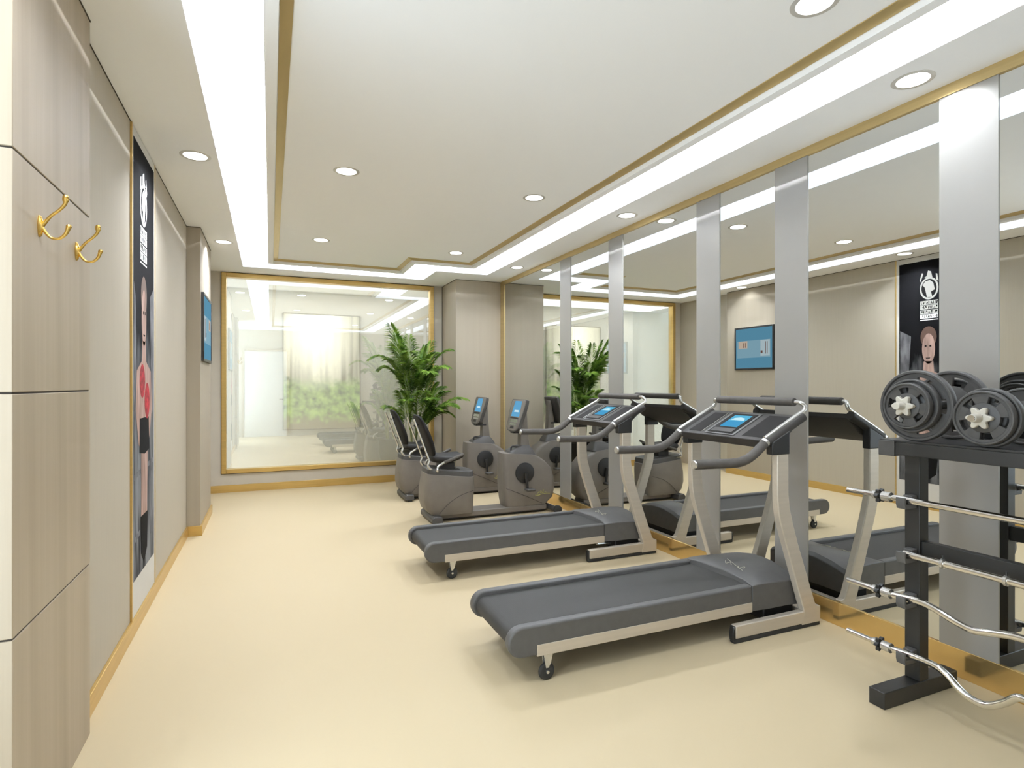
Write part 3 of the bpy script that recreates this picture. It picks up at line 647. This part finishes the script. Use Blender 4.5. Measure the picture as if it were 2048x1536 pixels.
    for k in (0.25, 0.78):
        p = A + (B-A)*k; MB().tube([(p.x-0.004, yc-0.05, p.z), (p.x-0.045, yc-0.06, p.z-0.015)], [0.008, 0.014], 10).build('adjuster_knob', M_black, t)
    for s in (-1, 1):
        y = yc + s*0.225
        MB().tube(spline([(1.56, yc+s*0.15, 0.515), (1.53, y, 0.535), (1.535, y, 0.575), (1.575, y, 0.605), (1.61, y, 0.622)], 5), 0.012, 10).build('side_bar', M_silver, t)
        MB().tube(spline([(1.60, y, 0.618), (1.68, y, 0.645), (1.75, y, 0.672), (1.80, y, 0.695)], 5), 0.016, 12).build('side_grip', M_pad, t)
    # drive housing
    lev = [(0.085, 2.32, 2.80, 0.110, .05), (0.16, 2.305, 2.885, 0.122, .06), (0.26, 2.295, 2.905, 0.130, .06), (0.38, 2.29, 2.895, 0.130, .06), (0.48, 2.29, 2.862, 0.130, .06), (0.56, 2.29, 2.785, 0.128, .06), (0.61, 2.29, 2.71, 0.126, .06)]
    secs = [[(x, y, z) for x, y in rounded_rect(a, b, yc-hw, yc+hw, r)] for z, a, b, hw, r in lev]
    secs.append([(x, y, 0.662 - max(0, x-2.42)*0.12) for x, y in rounded_rect(2.295, 2.66, yc-0.122, yc+0.122, .06)])
    dh = MB().loft(secs).build('drive_housing', M_bike, t, bevel=0.004, angle=40)
    MB().tube(spline([(2.31, yc-0.128, 0.29), (2.42, yc-0.1312, 0.245), (2.58, yc-0.128, 0.175), (2.74, yc-0.115, 0.10)], 6), 0.0022, 6).build('seam', M_black, dh)
    sh = [[(x, y, z) for x, y in rounded_rect(a, b, yc-hw, yc+hw, .035)] for z, a, b, hw in ((0.635, 2.36, 2.68, 0.112), (0.68, 2.38, 2.655, 0.10), (0.715, 2.45, 2.63, 0.08), (0.735, 2.50, 2.62, 0.065))]
    MB().loft(sh).build('neck_shroud', M_biked, t, angle=35)
    MB().tube(spline([(2.395, yc-0.06, 0.665), (2.395, yc-0.06, 0.715), (2.42, yc-0.06, 0.730), (2.50, yc-0.06, 0.715)], 5), 0.009, 10).build('carry_handle', M_black, t)
    MB().loft([[(2.515, yc-0.05, 0.72), (2.62, yc-0.05, 0.72), (2.62, yc+0.05, 0.72), (2.515, yc+0.05, 0.72)], [(2.52, yc-0.045, 0.95), (2.60, yc-0.045, 0.95), (2.60, yc+0.045, 0.95), (2.52, yc+0.045, 0.95)],
               [(2.555, yc-0.035, 1.18), (2.595, yc-0.035, 1.18), (2.595, yc+0.035, 1.18), (2.555, yc+0.035, 1.18)]]).build('mast', M_bike, t, bevel=0.006)
    # console facing the seat
    CA = Vector((2.425, 0, 0.885)); CB = Vector((2.525, 0, 1.235)); cd = (CB-CA).normalized(); cn = Vector((-cd.z, 0, cd.x))
    def out(k0, hw_s, th):
        prof = [(0, 0.06), (0.03, 0.12), (0.12, 0.165), (0.35, 0.175), (0.65, 0.195), (0.9, 0.200), (0.985, 0.192), (1.0, 0.17)]
        pts = [(k, w_) for k, w_ in prof] + [(k, -w_) for k, w_ in prof[::-1]]
        return [tuple((CA + (CB-CA)*(0.5+(k-0.5)*k0) + cn*th) + Vector((0, yc + w_*hw_s, 0))) for k, w_ in pts]
    con = MB().loft([out(0.9, 0.85, -0.045), out(1.0, 1.0, -0.03), out(1.0, 1.0, 0.004)]).build('console', M_biked, t, bevel=0.003)
    MB().loft([out(0.95, 0.93, 0.004), out(0.93, 0.88, 0.009)]).build('console_face', M_bike, con)
    def cs(name, y0, y1, k0, k1, th, mat):
        q = [CA+(CB-CA)*k0+cn*th, CA+(CB-CA)*k1+cn*th]
        MB().prism_ax([(q[0].x, yc+y0, q[0].z), (q[0].x, yc+y1, q[0].z), (q[1].x, yc+y1*0.8, q[1].z), (q[1].x, yc+y0*0.8, q[1].z)], cn*0.002).build(name, mat, con)
    cs('display', -0.12, 0.10, 0.46, 0.94, 0.009, emit('bike_display', rgb(96, 160, 200), 0.9))
    cs('display_bar', -0.08, 0.04, 0.60, 0.66, 0.0112, emit('bike_display_white', rgb(200, 226, 236), 0.9))  # white bar drawn on the display
    cs('button_bar', -0.13, 0.12, 0.40, 0.43, 0.009, M_black)
    cs('button_bar', -0.12, 0.10, 0.28, 0.37, 0.009, M_silver)
    cs('button_bar', -0.10, 0.09, 0.19, 0.25, 0.009, M_silver)
    cs('start_button', -0.05, 0.05, 0.09, 0.17, 0.009, M_black)
    MB().box((2.43, yc-0.05, 0.868), (2.57, yc+0.05, 0.888)).build('console_bracket', M_black, t, bevel=0.004)
    # cranks
    for s in (-1, 1):
        y = yc + s*0.1305
        dsc = MB().lathe([(0.001, -0.0), (0.100, 0.0), (0.110, s*0.004), (0.108, s*0.010), (0.085, s*0.016), (0.03, s*0.020), (0.001, s*0.020)], (2.525, y, 0.448), 'Y', 36).build('crank_cover', M_black, t)
        e = (2.525+0.02*-s, 0.448 + s*0.17)
        cr = MB().tube([(2.525, y+s*0.028, 0.448), (e[0], y+s*0.034, e[1])], [0.020, 0.014], 12).build('crank_arm', M_black, t)
        MB().box((e[0]-0.045, y+s*0.045, e[1]-0.014), (e[0]+0.05, y+s*0.135, e[1]+0.012)).build('pedal', M_biked, cr, bevel=0.008)
    lg = MB(); yy = yc-0.1315
    for pts in ([(2.66, 0.205), (2.70, 0.200), (2.78, 0.208), (2.83, 0.204)], [(2.68, 0.213), (2.70, 0.235), (2.71, 0.214), (2.72, 0.245), (2.73, 0.216)], [(2.735, 0.214), (2.755, 0.250), (2.745, 0.216), (2.775, 0.225), (2.79, 0.216)], [(2.65, 0.198), (2.67, 0.190), (2.71, 0.194)]):
        lg.tube([(a, yy, b) for a, b in pts], 0.0028, 6)
    lg.build('logo', M_logo, dh)
    return t
bk = bike()
tag(bk, 'taupe recumbent exercise bike nearer the camera, beside the farther treadmill', 'exercise bike', 'recumbent bikes facing the mirror wall')
bk2 = copy_tree(bk); bk2.location.y += 1.225
tag(bk2, 'taupe recumbent exercise bike in front of the potted palm', 'exercise bike')

# ------------------------------------------------------------------ barbell rack
rk = thing('barbell_rack', 'black steel rack with angled tray and bar brackets by the mirror wall', 'weight rack', (2.70, 1.2, 0))
RY = [(1.620, 1.690), (0.70, 0.77)]
for a, b in RY:
    MB().box((2.426, a, 0.0), (2.935, b, 0.072)).build('foot', M_rack, rk, bevel=0.003)
    MB().box((2.665, a+0.002, 0.072), (2.728, b-0.002, 1.09)).build('post', M_rack, rk, bevel=0.003)
    MB().box((2.488, a, 1.088), (2.91, b, 1.155)).build('top_arm', M_iron, rk, bevel=0.003)
    for z in (0.882, 0.642, 0.440, 0.192):
        MB().prism([(2.664, z-0.036), (2.585, z-0.036), (2.578, z-0.014), (2.578, z+0.014), (2.588, z+0.014), (2.590, z-0.016), (2.628, z-0.016), (2.630, z+0.020), (2.664, z+0.022)], a+0.012, b-0.018).build('bar_bracket', M_tgrey, rk, bevel=0.002)
MB().box((2.492, 0.70, 1.095), (2.535, 1.619, 1.150)).build('tray_beam', M_rack, rk, bevel=0.003)
MB().box((2.865, 0.70, 1.095), (2.908, 1.619, 1.150)).build('tray_beam', M_rack, rk, bevel=0.003)
MB().box((2.492, 0.70, 1.150), (2.908, 1.685, 1.160)).build('tray', M_rack, rk, bevel=0.002)
MB().box((2.900, 0.70, 1.160), (2.908, 1.685, 1.185)).build('tray_lip', M_rack, rk, bevel=0.002)
MB().box((2.675, 0.77, 0.63), (2.715, 1.622, 0.70)).build('cross_rail', M_rack, rk, bevel=0.003)

def star(mb, c, ax, R, th, n=6, amp=0.22, hub=0.4):
    """knurled star knob; ax 'X' or 'Y'"""
    pts = []
    for i in range(n*8):
        a = 2*PI*i/(n*8); r = R*(1 - amp/2 + amp/2*math.cos(n*a))
        p, q = r*math.cos(a), r*math.sin(a)
        pts.append((c[0]-th/2, c[1]+p, c[2]+q) if ax == 'X' else (c[0]+p, c[1]-th/2, c[2]+q))
    mb.prism_ax(pts, (th, 0, 0) if ax == 'X' else (0, th, 0)); return mb
def bar(z, prof, label, rings=False, sleeve=True, gr='bars resting on the rack brackets'):
    """prof: (y offset from the centre, dz) for y>=0; the bar is symmetric about y=1.195"""
    xb = 2.609; cyb = 1.195; r = 0.0145
    t = thing('barbell', label, 'barbell', (xb, cyb, z), gr)
    right = [(xb, cyb+a, z+b) for a, b in prof]; left = [(xb, cyb-a, z+b) for a, b in prof[::-1] if a > 0]
    pth = spline(left + right, 5)
    MB().tube(pth, r, 16).build('shaft', M_chrome, t)
    for s in (-1, 1):
        ye = cyb + s*0.505
        if sleeve:
            MB().tube([(xb, ye-s*0.06, z), (xb, ye+s*0.225, z)], 0.0125, 14).build('sleeve', M_chrome, t)
            cl = MB().tube([(xb, ye+s*0.012, z), (xb, ye+s*0.05, z)], 0.022, 18).build('collar', M_silver, t)
            k = star(MB(), (xb, ye+s*0.064, z), 'Y', 0.034, 0.018, 6, 0.4).build('star_nut', M_black, t, bevel=0.002)
            MB().tube([(xb, ye+s*0.08, z), (xb, ye+s*0.095, z)], 0.018, 16).build('nut_hub', M_silver, k)
        if rings:
            for o_ in (0.30, 0.075):
                MB().lathe([(r, -0.006), (0.021, -0.005), (0.021, 0.005), (r, 0.006), (r, -0.006)], (xb, cyb+s*o_, z), 'Y', 20).build('ring', M_silver, t)
                MB().tube([(xb, cyb+s*o_, z+0.018), (xb, cyb+s*o_, z+0.034)], 0.005, 8).build('set_screw', M_black, t)
    return t
st = [(0.0, 0), (0.25, 0), (0.505, 0)]
st2 = [(0.0, 0), (0.25, 0), (0.46, 0)]
bar(0.884, st, 'straight chrome bar on the topmost bracket of the rack')
bar(0.644, st2, 'straight chrome bar with clamp rings, second bracket down', rings=True, sleeve=False)
bar(0.442, [(0.0, 0.0), (0.06, -0.004), (0.12, -0.018), (0.19, -0.034), (0.26, -0.022), (0.33, 0.0), (0.40, 0.01), (0.505, 0)], 'chrome curl bar with gentle waves, third bracket down')
bar(0.194, [(0.0, 0.02), (0.04, 0.018), (0.08, -0.022), (0.135, -0.062), (0.185, -0.068), (0.235, -0.05), (0.285, -0.012), (0.33, 0.006), (0.40, 0.008), (0.505, 0)], 'chrome curl bar with deep bends, lowest bracket')

def plate_mesh(R, th):
    """cast plate in the YZ plane, x from -th/2 to th/2, with rim, web with five windows and hub"""
    mb = MB(); seg = 60
    r_out, r_in, r_w1, r_w0, r_hub = R, R*0.90, R*0.80, R*0.55, R*0.40
    prof_rim = [(r_in, -th*0.30), (r_in+R*0.02, -th*0.5), (r_out-R*0.02, -th*0.5), (r_out, -th*0.35), (r_out, th*0.35), (r_out-R*0.02, th*0.5), (r_in+R*0.02, th*0.5), (r_in, th*0.30), (r_in, -th*0.30)]
    mb.lathe(prof_rim, (0,0,0), 'X', seg)
    mb.lathe([(r_in, -th*0.22), (r_in, th*0.22), (r_w1, th*0.22), (r_w1, -th*0.22), (r_in, -th*0.22)], (0,0,0), 'X', seg)
    mb.lathe([(0.0135, -th*0.45), (0.0135, th*0.45), (r_hub, th*0.45), (r_w0, th*0.22), (r_w0, -th*0.22), (r_hub, -th*0.45), (0.0135, -th*0.45)], (0,0,0), 'X', seg)
    for i in range(5):
        a0 = 2*PI*i/5 + 0.42; a1 = 2*PI*(i+1)/5 - 0.12; n = 5
        pts = [(-th*0.22, r_w1*1.01*math.cos(a0+(a1-a0)*k/n), r_w1*1.01*math.sin(a0+(a1-a0)*k/n)) for k in range(n+1)]
        pts += [(-th*0.22, r_w0*0.99*math.cos(a1-(a1-a0)*k/n), r_w0*0.99*math.sin(a1-(a1-a0)*k/n)) for k in range(n+1)]
        mb.prism_ax(pts, (th*0.44, 0, 0))
    return mb
def dumbbell(x, y, sets, label, rot):
    """sets: plates outwards from the grip (radius, thickness), the same both ends, axis along x"""
    R = max(r for r, _ in sets); z = 1.160 + R
    t = thing('dumbbell', label, 'dumbbell', (x, y, z), 'dumbbells on the rack tray')
    MB().tube([(x-0.235, y, z), (x+0.235, y, z)], 0.0125, 14).build('handle', M_chrome, t)
    MB().tube([(x-0.07, y, z), (x+0.07, y, z)], 0.017, 16).build('grip', M_rubber, t)
    for s in (-1, 1):
        o = 0.104
        for r, th in sets:
            mb = plate_mesh(r, th); bmesh.ops.rotate(mb.bm, verts=mb.bm.verts, matrix=Matrix.Rotation(rot + r*9, 3, 'X'))
            bmesh.ops.translate(mb.bm, verts=mb.bm.verts, vec=(x+s*(o+th/2), y, z)); mb.build('plate', M_iron, t, bevel=0.0012)
            o += th + 0.002
        kb = star(MB(), (x+s*(o+0.012), y, z), 'X', 0.045, 0.020, 6, 0.40).build('star_knob', M_knob, t, bevel=0.003)
        MB().tube([(x+s*(o+0.020), y, z), (x+s*(o+0.060), y, z)], [0.017, 0.015], 16).build('knob_hub', M_knob, kb, bevel=0.002)
        mk = MB()
        for i in range(4): mk.box((x+s*(o+0.0212), y-0.022+i*0.006+0.0, z+0.004), (x+s*(o+0.0222), y-0.0185+i*0.006, z+0.011)) if i else mk.box((x+s*(o+0.0205), y+0.018, z-0.003), (x+s*(o+0.0216), y+0.028, z+0.004))
        mk.build('knob_mark', M_knobmark, kb)
    return t
dumbbell(2.640, 1.545, [(0.150, 0.032), (0.112, 0.030), (0.096, 0.026)], 'large dumbbell with star knob and stacked plates, left on the rack tray', 0.4)
dumbbell(2.640, 1.283, [(0.113, 0.032), (0.103, 0.028)], 'smaller dumbbell with star knob, right of the large one on the tray', 1.0)

# ------------------------------------------------------------------ potted palm
pl = thing('potted_palm', 'tall green areca palm in a dark pot between the window and the bikes', 'plant', (1.755, 7.44, 0))
px, py = 1.755, 7.44
MB().lathe([(0.12, 0.0), (0.15, 0.01), (0.185, 0.30), (0.20, 0.52), (0.21, 0.53), (0.21, 0.555), (0.19, 0.555), (0.185, 0.50), (0.001, 0.50)], (px, py, 0), seg=36).build('pot', M_black, pl)
def leaf_mat(name, a, b):
    m, nt, out = new_mat(name); N = nt.nodes.new; L = nt.links.new
    p = N('ShaderNodeBsdfPrincipled'); p.inputs['Roughness'].default_value = 0.45
    tl = N('ShaderNodeBsdfTranslucent'); mx = N('ShaderNodeMixShader'); mx.inputs[0].default_value = 0.42
    tc = N('ShaderNodeTexCoord'); nz = N('ShaderNodeTexNoise'); nz.inputs['Scale'].default_value = 9; L(tc.outputs['Object'], nz.inputs['Vector'])
    rp = N('ShaderNodeValToRGB'); rp.color_ramp.elements[0].color = a; rp.color_ramp.elements[1].color = b
    rp.color_ramp.elements[0].position = 0.35; rp.color_ramp.elements[1].position = 0.7
    L(nz.outputs['Fac'], rp.inputs[0]); L(rp.outputs[0], p.inputs['Base Color']); L(rp.outputs[0], tl.inputs[0])
    L(p.outputs[0], mx.inputs[1]); L(tl.outputs[0], mx.inputs[2]); L(mx.outputs[0], out.inputs[0]); return m
M_leaf = leaf_mat('palm_leaf', (0.06, 0.15, 0.016, 1), (0.30, 0.46, 0.07, 1))
M_stem = leaf_mat('palm_cane', (0.16, 0.20, 0.06, 1), (0.30, 0.30, 0.12, 1))
rnd = random.Random(3)
def frond(base, tip, arch, wl, n=66):
    """rachis from base to tip bowing upward by arch, drooping leaflets of length wl"""
    base, tip = Vector(base), Vector(tip); mid = (base+tip)/2 + Vector((0, 0, arch))
    pts = []
    for i in range(n+1):
        k = i/n; pts.append(base*(1-k)**2 + mid*2*k*(1-k) + tip*k*k)
    mb = MB(); mb.tube(pts, [0.0055*(1-0.75*i/n) for i in range(n+1)], 6)
    side = (tip-base).cross(Vector((0, 0, 1)));
    if side.length < 0.05: side = Vector((1, 0.3, 0))
    side.normalize()
    for i in range(9, n+1):
        k = i/n; p = pts[i]; tg = (pts[min(i+1, n)]-pts[i-1]).normalized()
        ln = wl*(0.35+0.9*math.sin(PI*min(1, k*0.86+0.1)))*rnd.uniform(0.85, 1.12)
        for s in (-1, 1):
            dv = (side*s*0.85 + tg*(0.55+0.5*k) + Vector((0, 0, rnd.uniform(-0.08, 0.28)))).normalized()
            tipp = p + dv*ln + Vector((0, 0, -0.30*ln)); m_ = p + dv*ln*0.5 + Vector((0, 0, 0.02*ln))
            wv = dv.cross(Vector((0, 0, 1))).normalized()*0.0080
            lift = Vector((0, 0, 0.003))
            a = mb.bm.verts.new(p); b = mb.bm.verts.new(m_+wv-lift); c_ = mb.bm.verts.new(tipp); d_ = mb.bm.verts.new(m_-wv-lift); e_ = mb.bm.verts.new(m_+lift)
            mb.bm.faces.new((a, b, e_)); mb.bm.faces.new((b, c_, e_)); mb.bm.faces.new((c_, d_, e_)); mb.bm.faces.new((d_, a, e_))
    mb.build('frond', M_leaf, pl, flip=False, angle=180)
canes = [((-.03, -.02), (-0.08, -.02), 1.30), ((.03, .02), (.03, .02), 1.25), ((.06, -.05), (.09, -.05), 0.80), ((-.06, .05), (-.10, .06), 0.78), ((.01, .07), (.10, .08), 1.0)]
for (a, b), (c_, d_), h in canes:
    MB().tube([(px+a, py+b, 0.49), (px+(a+c_)/2, py+(b+d_)/2, (0.49+h)/2), (px+c_, py+d_, h)], [0.015, 0.012, 0.009], 8).build('cane', M_stem, pl)
FR = [((-0.08, -.02, 1.28), (-0.36, -.25, 2.14), 0.16, 0.22), ((-0.08, -.02, 1.25), (-0.60, -.10, 1.72), 0.42, 0.12), ((-0.08, 0, 1.2), (-0.42, .15, 1.60), 0.30, 0.17), ((-0.06, -.02, 1.22), (-0.16, -.40, 1.80), 0.25, 0.20),
      ((.03, .02, 1.22), (.48, -.10, 1.86), 0.32, 0.15), ((.03, .02, 1.2), (.28, .20, 1.98), 0.15, 0.18), ((.03, .02, 1.2), (.35, -.35, 1.62), 0.28, 0.16), ((.0, .02, 1.2), (-.02, .22, 2.05), 0.10, 0.20), ((.03, 0, 1.2), (.10, -.42, 1.55), 0.25, 0.17),
      ((.09, -.05, .78), (.66, -.22, 1.20), 0.30, 0.15), ((.09, -.05, .78), (.46, -.38, 1.12), 0.26, 0.16), ((.09, -.05, .78), (.42, .12, 1.36), 0.22, 0.17), ((.09, -.05, .76), (.12, -.45, 1.22), 0.22, 0.17), ((.10, .0, .76), (.52, -.05, 0.98), 0.26, 0.13),
      ((-.10, .06, .76), (-.40, -.05, 1.10), 0.22, 0.14), ((-.10, .06, .76), (-.18, -.35, 1.20), 0.22, 0.16), ((-.10, .06, .76), (-.05, .25, 1.45), 0.12, 0.17), ((.10, .08, .98), (.36, .15, 1.60), 0.18, 0.17), ((.10, .08, .98), (.20, -.20, 1.62), 0.14, 0.18), ((0, 0, .9), (0.02, -.2, 1.55), 0.1, 0.18),
      ((-0.08, -.02, 1.25), (-0.26, -.10, 2.02), 0.14, 0.24), ((-0.08, -.02, 1.22), (-0.30, -.30, 1.88), 0.22, 0.22), ((-0.08, -.02, 1.22), (-0.10, -.10, 1.98), 0.08, 0.22), ((-0.08, 0, 1.2), (-0.34, .05, 1.72), 0.25, 0.20),
      ((.03, .02, 1.2), (.22, -.20, 1.80), 0.22, 0.20), ((.03, .02, 1.2), (.15, .05, 1.90), 0.14, 0.20), ((-.02, .02, 1.1), (-.16, -.30, 1.66), 0.2, 0.20), ((-.02, .02, 1.1), (.05, -.30, 1.70), 0.2, 0.20),
      ((.09, -.05, .78), (.34, -.30, 1.30), 0.20, 0.19), ((.09, -.05, .78), (.55, -.10, 1.10), 0.28, 0.17), ((.09, -.05, .78), (.26, -.15, 1.40), 0.14, 0.20), ((.04, -.05, .78), (.02, -.38, 1.30), 0.16, 0.20), ((.06, .0, .76), (.30, -.30, 1.08), 0.22, 0.18), ((-.06, .0, .80), (-.22, -.15, 1.30), 0.16, 0.18)]
for b_, t_, ar, wl in FR:
    frond((px+b_[0], py+b_[1], b_[2]), (px+t_[0], py+t_[1], t_[2]), ar, wl)

# ------------------------------------------------------------------ world, camera, colour
w = bpy.data.worlds.new('world'); bpy.context.scene.world = w; w.use_nodes = True
w.node_tree.nodes['Background'].inputs[0].default_value = (0.76, 0.885, 1.0, 1); w.node_tree.nodes['Background'].inputs[1].default_value = 5.6
cam = bpy.data.cameras.new('camera'); co = bpy.data.objects.new('camera', cam); C.objects.link(co)
cam.sensor_width = 36; cam.lens = 36*1137.071/2048; cam.clip_start = 0.02
cam.shift_y = 0.74/2048
co.location = (0, 0, 1.4); co.rotation_euler = (PI/2, 0, -0.4019)
bpy.context.scene.camera = co
sc = bpy.context.scene
sc.view_settings.view_transform = 'Standard'; sc.view_settings.look = 'None'; sc.view_settings.gamma = 1
sc.view_settings.exposure = 0.22; sc.view_settings.use_curve_mapping = False
try:
    sc.cycles.use_denoising = True; sc.cycles.max_bounces = 14; sc.cycles.diffuse_bounces = 10; sc.cycles.glossy_bounces = 8
    sc.cycles.transparent_max_bounces = 12; sc.cycles.sample_clamp_indirect = 6; sc.cycles.caustics_reflective = True; sc.cycles.blur_glossy = 1.0
except Exception: pass
